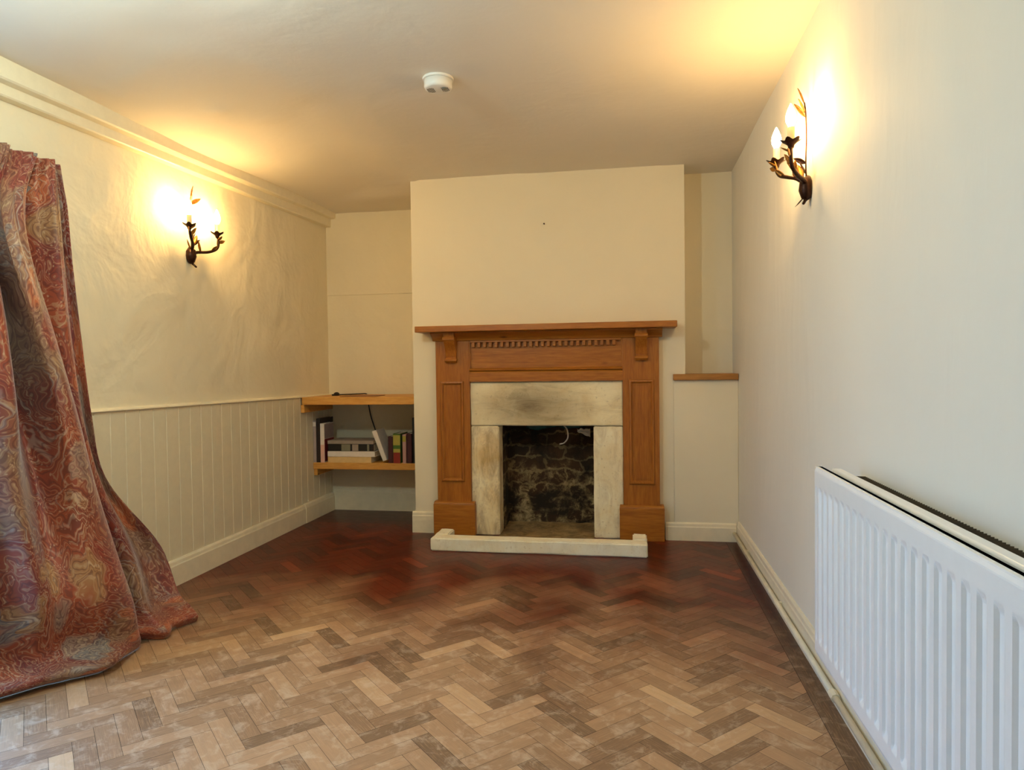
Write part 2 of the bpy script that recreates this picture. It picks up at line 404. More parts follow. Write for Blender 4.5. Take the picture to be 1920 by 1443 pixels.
# chimney breast: front, cheeks, recess on the right
struct('wall_back', MB().box(BL, BR, YB, YB+.11, .958, 2.30), M['wall_smooth'])
struct('wall_breast_left', MB().box(BL, -1.0, YB, YB+.11, -.02, .958).box(BL, BL+.11, YB+.11, YA+.05, -.02, 2.30), M['wall_smooth'])
struct('wall_breast_right', MB().box(-.04, BR, YB, YB+.11, -.02, .958).box(BR-.11, BR, YB+.11, YA+.05, -.02, 2.30), M['wall_smooth'])
struct('wall_recess', MB().box(BR-.02, XR+.02, YREC, YREC+.12, .9, 2.30), M['wall_smooth'])
lo = MB(); lo.box(.252, XR, YB-.010, YREC+.02, -.02, .960); struct('wall_niche', lo, M['wall_smooth'], bevel=.004)

# windows (beyond the frame of the photo): frame, glazing bars, panes, sill
def window(name, axis, wall, a0, a1, z0, z1, depth):
    def bx(mb, p0, p1, q0, q1, r0, r1):   # p along the wall, q through it
        return mb.box(q0, q1, p0, p1, r0, r1) if axis == 'y' else mb.box(p0, p1, q0, q1, r0, r1)
    f = MB(); d0, d1 = depth
    bx(f, a0, a0+.05, d0, d1, z0, z1); bx(f, a1-.05, a1, d0, d1, z0, z1); bx(f, a0+.05, a1-.05, d0, d1, z0, z0+.05); bx(f, a0+.05, a1-.05, d0, d1, z1-.05, z1)
    mid = (a0+a1)/2; bx(f, mid-.03, mid+.03, d0, d1, z0+.05, z1-.05)
    w = struct(name, f, M['trim'], bevel=.003)
    g = MB(); c = (d0+d1)/2
    for p0, p1 in ((a0+.05, mid-.03), (mid+.03, a1-.05)): bx(g, p0, p1, c-.003, c+.003, z0+.05, z1-.05)
    obj('pane', g, M['glass'], w)
    b = MB(); zz = lerp(z0, z1, .62)
    for p0, p1 in ((a0+.05, mid-.03), (mid+.03, a1-.05)): bx(b, p0, p1, c-.012, c+.012, zz-.012, zz+.012)
    obj('glazing_bar', b, M['trim'], w)
window('window_1', 'y', XL, WY0, WY1, WZ0, WZ1, (XL-.20, XL-.14))

# matchboard panelling with grooves, its cap, and the boxed cornice along the left wall
def pan_top(y): return lerp(.888, .860, (y-2.5)/2.25)
pn = MB(); pitch = .0905; y = WY1+.12; rows = [y]; prof = []
y_end = YA; yy = 4.236 - 30*pitch
xs = []
while yy < y_end:
    if yy > 1.80:
        xs += [(yy-.0035, XL+.014), (yy-.0012, XL+.0108), (yy+.0012, XL+.0108), (yy+.0035, XL+.014)]
    yy += pitch
xs = [(a, b) for a, b in xs if 2.06 < a < y_end]; xs = [(2.06, XL+.014)] + xs + [(y_end, XL+.014)]
vs = []
for a, b in xs: vs += [(b, a, .10), (b, a, pan_top(a)-.004)]
pn.add(vs, [(2*i, 2*i+2, 2*i+3, 2*i+1) for i in range(len(xs)-1)])
e0, e1 = xs[0][0], xs[-1][0]
pn.quad((XL, e0, .10), (XL+.014, e0, .10), (XL+.014, e0, pan_top(e0)-.004), (XL, e0, pan_top(e0)-.004))
struct('trim_1', pn, M['panelling'])
cp = MB(); n = 12; cy = [lerp(2.06, YA, i/n) for i in range(n+1)]
pr = [(0,.0), (.022,.0), (.025,.004), (.022,.010), (.006,.014), (0,.016)]
vs = [(XL+p[0], c, pan_top(c)-.006+p[1]) for c in cy for p in pr]; k = len(pr)
cp.add(vs, [(i*k+j, i*k+(j+1) % k, (i+1)*k+(j+1) % k, (i+1)*k+j) for i in range(n) for j in range(k)] + [tuple(range(k)), tuple(range(n*k, n*k+k))[::-1]])
struct('trim_2', cp, M['trim'])
def beam_lo(y): return 2.036 + .026*max(0, y-2.1)
bmx = MB(); n = 44; cy = [lerp(YR, YA-.002, i/n) for i in range(n+1)]; rings = []
for c in cy:
    zb = beam_lo(c); zm = zb + lerp(.046, .062, smoothstep(3, 4.7, c)); w = .003*noise.noise(Vector((0, c*1.1, 5)))
    zt = ceil_z(XL+.08, c)+.02
    rings.append([(XL, c, zb), (XL+.036+w, c, zb+.001), (XL+.041+w, c, zb+.006), (XL+.041+w, c, zm-.003), (XL+.072+w, c, zm), (XL+.078+w, c, zm+.006), (XL+.082+w, c, zt), (XL, c, zt)])
k = len(rings[0]); bmx.add([p for r in rings for p in r], [(i*k+j, i*k+(j+1) % k, (i+1)*k+(j+1) % k, (i+1)*k+j) for i in range(n) for j in range(k)] + [tuple(range(k)), tuple(range(n*k, n*k+k))[::-1]])
struct('trim_3', bmx, M['trim'])

# skirting boards
def skirt_prof(t=.018, h=.125): return [(0,0), (t,0), (t,h-.028), (t-.003,h-.022), (t-.005,h-.008), (t-.010,h), (0,h)]
sk = MB(); sk.prism([(XL+.012+a, b) for a, b in skirt_prof(.020, .128)], 'y', 2.06, 4.345); sk.prism([(XL+.012+a, b) for a, b in skirt_prof(.024, .132)], 'y', 4.347, YA-.016)
struct('baseboard_left', sk, M['skirting'])
sk = MB(); sk.prism([(YA-a, b) for a, b in skirt_prof(.016, .16)], 'x', XL+.03, BL); struct('baseboard_alcove', sk, M['skirting'])
sk = MB(); sk.prism([(YB-a, b) for a, b in skirt_prof(.018, .135)], 'x', BL-.018, -1.238); sk.prism([(BL-a, b) for a, b in skirt_prof(.018, .135)], 'y', YB, YA-.018)
struct('baseboard_breast', sk, M['skirting'])
sk = MB(); sk.prism([(YB-.010-a, b) for a, b in skirt_prof(.014, .108)], 'x', .20, XR-.016); struct('baseboard_back', sk, M['skirting'])
sk = MB(); sk.prism([(XR-a, b) for a, b in skirt_prof(.015, .125)], 'y', YR, YB-.026); struct('baseboard_right', sk, M['skirting'])

# ------------------------------------------------------------------ fireplace
fs = thing('fireplace_surround', 'waxed pine fireplace surround with mantel shelf, corbels and dentil frieze on chimney breast', 'fireplace', (-.52, 4.15, 0))
YP = 4.15
ms = MB(); ms.box(-1.302, .266, 4.03, YB, 1.270, 1.307); obj('mantel_shelf', ms, M['pine_x'], fs, bevel=.004)
bed = MB(); bed.prism([(YB, 1.218), (YP-.008, 1.218), (YP-.010, 1.226), (YP-.022, 1.238), (YP-.050, 1.254), (YP-.062, 1.262), (YP-.062, 1.270), (YB, 1.270)], 'x', -1.222, .186)
obj('bed_moulding', bed, M['pine_x'], fs, bevel=.002)
def pilaster(x0, x1, px0, px1):
    p = MB(); p.box(x0, x1, YP, YB, .205, 1.218); pl = obj('pilaster', p, M['pine_z'], fs, bevel=.003)
    a0, a1, z0, z1 = px0, px1, .337, .967; m = MB()
    def mould(i, d): return [(a0+i, YP-d, z0+i), (a1-i, YP-d, z0+i), (a1-i, YP-d, z1-i), (a0+i, YP-d, z1-i)]
    rings = [mould(0, 0), mould(.004, .009), mould(.012, .011), mould(.020, .004), mould(.026, -.006), mould(.034, .0012)]
    m.add([q for r in rings for q in r], [(i*4+j, i*4+(j+1) % 4, (i+1)*4+(j+1) % 4, (i+1)*4+j) for i in range(5) for j in range(4)])
    obj('panel_moulding', m, M['pine_z'], pl)
    q = MB(); q.box(x0-.024, x1+.026, YP-.018, YB, 0, .197); q.prism([(YB, .197), (YP-.018, .197), (YP-.014, .206), (YP-.003, .212), (YB, .212)], 'x', x0-.022, x1+.024)
    obj('plinth', q, M['pine_x'], fs, bevel=.003)
    cx = (a0+a1)/2; w = .034; c = MB()
    side = [(YP, 1.086), (YP-.016, 1.080), (YP-.024, 1.090), (YP-.024, 1.104), (YP-.017, 1.112), (YP-.020, 1.124), (YP-.026, 1.150), (YP-.044, 1.184), (YP-.066, 1.204), (YP-.074, 1.222), (YP-.068, 1.242), (YP-.072, 1.252), (YP-.072, 1.270), (YP, 1.270)]
    c.prism(side, 'x', cx-w, cx+w); cb = obj('corbel', c, M['pine_z'], fs, bevel=.0025)
    for zz, yy, rr in ((1.227, YP-.066, .013), (1.098, YP-.020, .010)): obj('scroll', MB().tube([(cx-w-.004, yy, zz), (cx+w+.004, yy, zz)], rr, 14), M['pine_x'], cb)
pilaster(-1.206, -.989, -1.177, -1.027); pilaster(-.048, .167, -.012, .138)
fr = MB(); fr.box(-.989, -.048, YP+.012, YB, .962, 1.218); fz = obj('frieze', fr, M['pine_x'], fs, bevel=.002)
mo = MB(); mo.prism([(YP+.012, 1.030), (YP-.004, 1.032), (YP-.006, 1.040), (YP+.004, 1.046), (YP+.012, 1.048)], 'x', -.989, -.048); mo.prism([(YP+.012, .962), (YP+.002, .962), (YP+.002, 1.020), (YP+.008, 1.028), (YP+.012, 1.030)], 'x', -.989, -.048)
obj('architrave', mo, M['pine_x'], fs)
for x0 in (-.989, -.055): obj('side_bead', MB().box(x0, x0+.007, YP+.002, YP+.012, 1.045, 1.215), M['pine_z'], fz)
dn = MB(); nd = 25; wd = .9/nd
dn.box(-.980, -.056, YP-.014, YP+.012, 1.206, 1.217)
for i in range(nd): dn.box(-.970+i*wd, -.970+i*wd+wd*.52, YP-.012, YP+.012, 1.176, 1.206)
obj('dentil_moulding', dn, M['pine_x'], fs, bevel=.001, seg=1)

def stone_block(name, x0, x1, y0, y1, z0, z1, mat, parent, seed, amp=.003):
    """a dressed stone with slightly uneven faces and worn arrises"""
    bm = bmesh.new(); bmesh.ops.create_cube(bm, size=1)
    for v in bm.verts: v.co = Vector((lerp(x0, x1, v.co.x+.5), lerp(y0, y1, v.co.y+.5), lerp(z0, z1, v.co.z+.5)))
    bmesh.ops.bevel(bm, geom=bm.edges[:], offset=.006, segments=2, affect='EDGES')
    bmesh.ops.subdivide_edges(bm, edges=[e for e in bm.edges if e.calc_length() > .05], cuts=9, use_grid_fill=True)
    for v in bm.verts: v.co += Vector((noise.noise(v.co*14+Vector((seed, 0, 0))), noise.noise(v.co*14+Vector((0, seed, 0))), noise.noise(v.co*14+Vector((0, 0, seed)))))*amp
    bmesh.ops.recalc_face_normals(bm, faces=bm.faces)
    me = bpy.data.meshes.new(name); bm.to_mesh(me); bm.free(); me.materials.append(mat)
    for p in me.polygons: p.use_smooth = True
    try: me.set_sharp_from_angle(angle=math.radians(35))
    except Exception: pass
    o = bpy.data.objects.new(name, me); COL.objects.link(o)
    if parent: o.parent = parent; o.matrix_parent_inverse = Matrix.Translation(-Vector(parent.location))
    return o
ss = thing('stone_fire_surround', 'soot-marked limestone lintel and jambs framing the open grate', 'fireplace', (-.52, 4.172, 0))
stone_block('lintel', -.993, -.045, 4.172, 4.30, .688, .960, M['lintel'], ss, 1.3)['label'] = 'limestone lintel with a brown soot mark'
stone_block('jamb', -.993, OX0, 4.172, 4.30, 0.0, .684, M['jamb'], ss, 4.1)['label'] = 'brown-stained limestone jamb'
stone_block('jamb', OX1, -.045, 4.172, 4.30, 0.0, .684, M['jamb_clean'], ss, 8.8)['label'] = 'pale pitted limestone jamb'
ks = thing('hearth_kerb', 'pale worn stone kerb on the floor around the hearth', 'hearth', (-.53, 3.8, 0))
stone_block('front_stone', -1.143, .083, 3.772, 3.862, 0, .074, M['kerb'], ks, 2.2, .004)
stone_block('return_stone', -1.143, -1.060, 3.866, 4.00, 0, .076, M['kerb'], ks, 5.2, .003)
stone_block('return_stone', .004, .083, 3.866, 4.00, 0, .078, M['kerb'], ks, 6.2, .003)
hs = MB(); hs.grid(30, 18, lambda u, v: (lerp(-1.058, .002, u), lerp(3.866, 4.128, v), .008+.003*noise.noise(Vector((u*9, v*5, 2))))); hs.box(-1.058, .002, 3.866, 4.128, 0.0005, .004)
tag(obj('hearth_slab', hs, M['ash'], smooth=False), 'flat ashy stone hearth slab inside the kerb before the fire opening', 'hearth')
# firebox: brick back, cheeks, throat and floor
fb = thing('firebox', 'blackened brick firebox recessed behind the limestone jambs', 'fireplace', (-.52, 4.5, 0))
FY = 4.50
q = MB(); q.grid(60, 70, lambda u, v: (lerp(OX0-.05, OX1+.05, u), FY+.006*noise.noise(Vector((u*14, v*16, 1))), lerp(0, .95, v))); obj('back_wall', q, M['brick'], fb, smooth=True)
for xx, s in ((OX0-.004, -1), (OX1+.004, 1)):
    q = MB(); q.box(min(xx, xx+s*.03), max(xx, xx+s*.03), 4.30, FY+.02, 0, .95); obj('cheek', q, M['brick'], fb)
q = MB(); q.box(OX0-.05, OX1+.05, 4.30, FY+.02, .93, .96); obj('throat', q, M['brick'], fb)
q = MB(); q.grid(40, 24, lambda u, v: (lerp(OX0, OX1, u), lerp(4.13, FY, v), .006+.006*noise.noise(Vector((u*13, v*9, 4)))+.012*smoothstep(.6, 1, v))); obj('hearth_floor', q, M['ash'], fb, smooth=True)
# the crumpled sheet stuffed up the flue
def crumple(name, cx, cy, cz, sx, sy, sz, seed, mat):
    bm = bmesh.new(); bmesh.ops.create_icosphere(bm, subdivisions=4, radius=1)
    for v in bm.verts:
        p = v.co.copy(); r = 1+.45*noise.noise(p*1.9+Vector((seed,0,0)))+.28*abs(noise.noise(p*4.5+Vector((0,seed,0))))+.1*noise.noise(p*11)
        v.co = Vector((cx+p.x*r*sx, cy+p.y*r*sy, cz+p.z*r*sz))
    me = bpy.data.meshes.new(name); bm.to_mesh(me); bm.free(); me.materials.append(mat)
    o = bpy.data.objects.new(name, me); COL.objects.link(o); return o
M['teal'] = mat_plain('teal_plastic_film', srgb(24,70,78), .22, var=.35, scale=8); M['scrap'] = mat_plain('pale_film', srgb(206,204,196), .35, var=.1)
pb = tag(crumple('plastic_sack', -.50, 4.405, .715, .22, .055, .06, 3.3, M['teal']), 'crumpled dark teal plastic sack stuffed under the lintel in the fire opening', 'plastic bag')
cs = MB(); cs.tube(catmull([(-.43,4.36,.68), (-.40,4.325,.65), (-.395,4.31,.60), (-.42,4.33,.565), (-.45,4.35,.555)], 6), .0045, 6)
tag(obj('cord', cs, M['scrap'], smooth=True), 'pale cord dangling from the plastic sack in the fire opening', 'cord')
w = MB(); w.grid(9, 7, lambda u, v: (lerp(-.335, -.255, u), 4.325+.02*noise.noise(Vector((u*4, v*4, 1)))+.02*u, lerp(.655, .60, v*(.35+.65*u)) + .01*noise.noise(Vector((u*5, v*5, 9)))))
tag(obj('plastic_scrap', w, M['scrap'], smooth=True, solid=.002), 'small pale torn scrap at upper right of the fire opening', 'plastic scrap')

# ledge below the narrow niche
lg = MB(); lg.box(.250, XR-.002, YB-.036, YREC, .960, .996); tag(obj('niche_shelf', lg, M['ledge'], bevel=.003), 'short oak ledge at the bottom of the narrow niche beside chimney breast', 'shelf')

# nail left in the chimney breast
nl = MB(); nl.tube([(-.515, YB+.004, 1.924), (-.515, YB-.014, 1.926)], .0025, 8); nl.tube([(-.515, YB-.013, 1.926), (-.515, YB-.016, 1.926)], .005, 10)
tag(obj('nail', nl, M['bronze']), 'tiny nail sticking out of the plain chimney breast above mantel', 'nail')

# ------------------------------------------------------------------ alcove shelves and what stands on them
us = thing('alcove_shelf', 'upper honey wood shelf in the alcove, level with the panelling top', 'shelf', (-1.8, 4.5, .82), 'alcove shelves')
b = MB(); b.box(XL+.026, BL-.001, 4.33, YA-.016, .812, .864); obj('board', b, M['shelf'], us, bevel=.003)
b = MB(); b.box(XL+.015, XL+.040, 4.335, YA-.03, .758, .812); obj('cleat', b, M['shelf'], us, bevel=.002)
SZ = .396
ls = thing('alcove_shelf', 'lower honey wood shelf in the alcove carrying the books', 'shelf', (-1.8, 4.6, .36), 'alcove shelves')
b = MB(); b.box(XL+.016, BL-.001, 4.50, YA-.016, SZ-.046, SZ); obj('board', b, M['shelf'], ls, bevel=.003)
b = MB(); b.box(XL+.016, XL+.042, 4.51, YA-.03, SZ-.092, SZ-.046); obj('cleat', b, M['shelf'], ls, bevel=.002)
b = MB(); b.box(BL-.026, BL-.001, 4.51, YA-.03, SZ-.092, SZ-.046); obj('cleat', b, M['shelf'], ls, bevel=.002)

def pmat(name, c, rough=.55): return mat_plain(name, c, rough, var=.06)
PAGE = pmat('paper_pages', srgb(222,212,188), .8)
G_UP, G_ST = 'books standing on the lower alcove shelf', 'stack lying on the lower alcove shelf'
def book(label, loc, t, d, h, cov, group, bands=(), lie=False, tilt=0, name='book', cat='book', face=None):
    """standing: thickness along x, spine towards the room (-y); lying: rotated flat"""
    r = thing(name, label, cat, loc, group)
    Mx = Matrix.Translation(Vector(loc))
    if lie: Mx = Mx @ Matrix(((0,0,1,0),(0,1,0,0),(1,0,0,0),(0,0,0,1)))
    if tilt: Mx = Mx @ Matrix.Rotation(tilt, 4, 'Y')
    c = min(.0028, t*.14)
    cv = MB().box(0, c, 0, d, 0, h).box(t-c, t, 0, d, 0, h).box(c, t-c, 0, c, 0, h)
    obj('cover', cv.xf(Mx), cov, r, bevel=.0012)
    obj('pages', MB().box(c, t-c, c, d-.004, .003, h-.003).xf(Mx), PAGE, r)
    for z0, z1, m, lab in bands:
        o = obj('spine_label', MB().box(t*.04, t*.96, -.0008, c, z0, z1).xf(Mx), m, r)
        if lab: o['label'] = lab
    if face:
        for (y0, y1, z0, z1, m, lab) in face:
            o = obj('cover_panel', MB().box(t-c, t+.0008, y0, y1, z0, z1).xf(Mx), m, r)
            if lab: o['label'] = lab
    return r
lilac = pmat('lilac_grey_cover', srgb(176,160,156)); darkc = pmat('black_brown_cover', srgb(44,32,28)); whitec = pmat('white_cover', srgb(232,222,212))
pinkc = pmat('pink_cover', srgb(226,180,164)); redc = pmat('dark_red_cover', srgb(112,18,28)); greyc = pmat('grey_mauve_print', srgb(140,124,124)); maroon = pmat('maroon_cover', srgb(66,22,24))
creamc = pmat('cream_board', srgb(224,190,130)); bkc = pmat('black_print', srgb(30,28,26), .4); photo = pmat('grey_green_print', srgb(128,124,104)); silver = pmat('grey_lid', srgb(150,138,128))
yel = pmat('yellow_green_print', srgb(172,160,70)); grn = pmat('green_print', srgb(70,110,36)); redp = pmat('red_print', srgb(140,42,30)); pinkt = pmat('dusty_pink_cover', srgb(190,150,146))
F = 4.506
book('thin lilac-grey book standing at the far left of the shelf, against the panelling', (-2.213, F, SZ), .022, .21, .295, lilac, G_UP, [(.255, .285, whitec, 'white title band')])
book('dark brown-black book standing second from the left on the lower shelf', (-2.189, F, SZ), .027, .22, .31, darkc, G_UP)
book('white and pink spined book with dark red cover, standing left of the lying stack', (-2.160, F, SZ), .030, .16, .275, whitec, G_UP, [(.0, .125, pinkc, 'pink lower spine')], face=[(.004, .156, .006, .165, redc, 'dark red lower cover'), (.004, .156, .167, .27, greyc, 'grey-mauve cover picture')])
x0 = -2.106
book('cream box-shaped book lying at the bottom of the stack', (x0, F, SZ), .042, .23, .322, creamc, G_ST, lie=True)
book('white slim book lying second from the bottom of the stack', (x0, F-.002, SZ+.0425), .038, .22, .350, whitec, G_ST, lie=True)
book('black boxed set with grey-green pictures lying second from the top of the stack', (x0+.002, F+.004, SZ+.081), .050, .20, .338, bkc, G_ST, [(.10, .165, photo, 'grey-green picture'), (.18, .225, silver, 'pale picture'), (.29, .305, photo, None)], lie=True)
book('grey-mauve edged slim book lying on top of the stack', (x0, F+.002, SZ+.1315), .024, .20, .338, silver, G_ST, [(.0, .34, silver, None)], lie=True)
ta = -math.radians(20.5)
book('slim cream-white book leaning to the left against the lying stack', (-1.703+.003, F+.004, SZ+.0115), .032, .16, .222, whitec, G_UP, tilt=ta)
book('dark maroon book standing between the leaning white book and the green one', (-1.662, F+.008, SZ), .034, .16, .185, maroon, G_UP)
book('thick yellow-green spined book with red foot, right of the leaning white book', (-1.624, F, SZ), .054, .16, .205, grn, G_UP, [(.125, .195, yel, 'yellow title roundel'), (.075, .10, yel, None), (.0, .075, redp, 'red foot of spine')])
book('thin dusty pink book standing right of the yellow-green one', (-1.556, F, SZ), .026, .15, .20, pinkt, G_UP, [(.15, .19, yel, None)])
book('dark maroon book standing right of the thin pink book', (-1.527, F+.006, SZ), .036, .16, .205, maroon, G_UP)
book('tall black book standing at the right end, against the chimney breast', (-1.487, F+.01, SZ), .052, .21, .315, bkc, G_UP)
cb = thing('power_cable', 'small dark plug and cable lying on the upper alcove shelf', 'cable', (-2.06, 4.5, .864))
pm = MB(); pm.lathe([(.001,0), (.020,.001), (.022,.010), (.017,.020), (.008,.025), (.001,.026)], (-2.055, 4.56, .864), 16); pm.box(-2.085, -2.05, 4.545, 4.575, .8645, .876); obj('plug', pm, M['black'], cb, bevel=.002)
ca = MB(); ca.tube(catmull([(-2.075,4.575,.870), (-2.03,4.66,.869), (-1.96,4.74,.869), (-1.93,4.79,.868), (-1.925,4.812,.85), (-1.92,4.812,.80), (-1.90,4.808,.70), (-1.86,4.80,.58), (-1.85,4.80,.48)], 7), .004, 8); obj('lead', ca, M['black'], cb, smooth=True)
fc = MB(); fc.box(-1.945, -1.69, 4.36, 4.55, .8645, .869); o = obj('card_folder', fc, M['brown_card'], bevel=.001); tag(o, 'thin brown card folder lying flat on the upper alcove shelf', 'folder')

# ------------------------------------------------------------------ radiator and pipe on the right wall
rd = thing('radiator', 'long white ribbed panel radiator on the right wall', 'radiator', (.56, 1.3, .245))
RY0, RY1, RZ0, RZ1, RX = .52, 2.0, .247, .765, .497
def rib_depth(y, z):
    ph = ((RY1-.035-y)/.0475) % 1.0
    inside = (RY1-.02-y) > 0 and (y-RY0-.02) > 0
    gdep = smoothstep(.30, .40, ph)*smoothstep(.92, .80, ph) if inside else 0
    ez = smoothstep(RZ0+.040, RZ0+.060, z)*smoothstep(RZ1-.045, RZ1-.068, z)
    rnd = .004*(smoothstep(RZ1-.012, RZ1, z)+smoothstep(RZ0+.012, RZ0, z)) + .004*(smoothstep(RY1-.01, RY1, y)+smoothstep(RY0+.01, RY0, y))
    return .0065*gdep*ez + rnd
p = MB(); NY = 374
zs = [RZ0+.012*i/4 for i in range(5)] + [RZ0+.036+.003*i for i in range(10)] + [lerp(RZ0+.08, RZ1-.085, i/6) for i in range(7)] + [RZ1-.072+.003*i for i in range(11)] + [RZ1-.012+.003*i for i in range(5)]
nz = len(zs); p.grid(NY, nz, lambda u, v: (RX+rib_depth(lerp(RY0, RY1, u), zs[int(round(v*(nz-1)))]), lerp(RY0, RY1, u), zs[int(round(v*(nz-1)))]))
p.box(RX+.0125, RX+.0215, RY0, RY1, RZ0, RZ1); p.quad((RX+.004,RY0,RZ1), (RX+.0215,RY0,RZ1), (RX+.0215,RY1,RZ1), (RX+.004,RY1,RZ1)); p.quad((RX+.006,RY1,RZ0), (RX+.0215,RY1,RZ0), (RX+.0215,RY1,RZ1), (RX+.006,RY1,RZ1)); p.quad((RX+.004,RY0,RZ0), (RX+.0215,RY0,RZ0), (RX+.0215,RY1,RZ0), (RX+.004,RY1,RZ0))
obj('front_panel', p, M['radiator'], rd, smooth=False)
q = MB(); q.box(.5385, .567, RY0, RY1-.012, RZ0, RZ1-.003); obj('back_panel', q, M['radiator'], rd, bevel=.005)
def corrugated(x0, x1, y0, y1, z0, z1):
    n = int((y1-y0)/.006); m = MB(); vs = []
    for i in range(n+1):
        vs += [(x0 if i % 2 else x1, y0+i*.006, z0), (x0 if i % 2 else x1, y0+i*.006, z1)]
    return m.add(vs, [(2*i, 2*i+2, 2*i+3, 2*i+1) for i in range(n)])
M['gap_shade_metal'] = mat_plain('brown_gap_shade', srgb(92,78,58), .7, var=.15)  # brown sheets added to paint in the shade of the radiator gaps
obj('gap_shade_sheet', corrugated(.5195, .5375, RY0+.02, RY1-.05, RZ0+.03, RZ1-.012), M['gap_shade_metal'], rd, solid=.0015, label='dark brown corrugated sheet painting in the gap shade')
obj('gap_shade_sheet', corrugated(.569, .598, RY0+.02, 1.905, RZ0+.03, RZ1-.010), M['gap_shade_metal'], rd, solid=.0015, label='dark brown corrugated sheet painting in the gap shade')
for yy in (RY0+.2, RY1-.25): obj('bracket', MB().box(.600, XR-.001, yy, yy+.03, RZ0+.08, RZ1-.12), M['radiator'], rd)
for zz in (RZ0+.03, RZ1-.03):
    for yy in (RY0+.03, RY1-.05): obj('connector', MB().tube([(RX+.016, yy, zz), (.539, yy, zz)], .009, 12), M['radiator'], rd)
pp = thing('heating_pipe', 'cream painted heating pipe along the foot of the right wall', 'pipe', (.596, 2.5, .05))
q = MB(); q.tube([(.594, YB-.03, .052), (.594, 2.16, .052)], .0105, 12); q.tube([(.594, 2.16, .052), (.594, .62, .052), (.590, .56, .060), (.560, .54, .10), (.548, .54, .20), (.548, .54, RZ0-.001)], .0095, 12); obj('pipe_run', q, M['pipe'], pp, smooth=True)
q = MB(); q.tube([(.594, 2.18, .052), (.594, 2.14, .052)], .0145, 8); obj('coupling', q, M['pipe'], pp, smooth=False)
for yy in (3.75, 2.95, 1.5): obj('pipe_clip', MB().box(.594, XR-.012, yy, yy+.014, .040, .064), M['pipe'], pp)

# ------------------------------------------------------------------ smoke alarm
sa = thing('smoke_alarm', 'round white smoke alarm on the ceiling', 'smoke alarm', (-.770, 2.752, 2.2))
zc = ceil_z(-.77, 2.752)+.001; L0 = (-.770, 2.752, zc)
q = MB(); q.lathe([(.062,0), (.064,-.003), (.063,-.010), (.050,-.011)], L0, 40); obj('base_plate', q, M['white_plastic'], sa)
q = MB(); q.lathe([(.052,-.010), (.057,-.012), (.0575,-.036), (.054,-.044), (.046,-.047), (.001,-.047)], L0, 40); bd = obj('body', q, M['white_plastic'], sa, smooth=True)
for s in (-1, 1):
    for k in range(5):
        obj('vent_slot', MB().box(L0[0]+s*(.016+k*.0062), L0[0]+s*(.016+k*.0062)+s*.003, L0[1]-.024+abs(k-1.5)*.003, L0[1]+.024-abs(k-1.5)*.003, zc-.0478, zc-.0465), M['grey_plastic'], bd)
q = MB(); q.lathe([(.009,0), (.009,-.004), (.007,-.005), (.001,-.005)], (L0[0]+.030, L0[1]-.012, zc-.0465), 18); obj('test_button', q, M['grey_plastic'], bd)

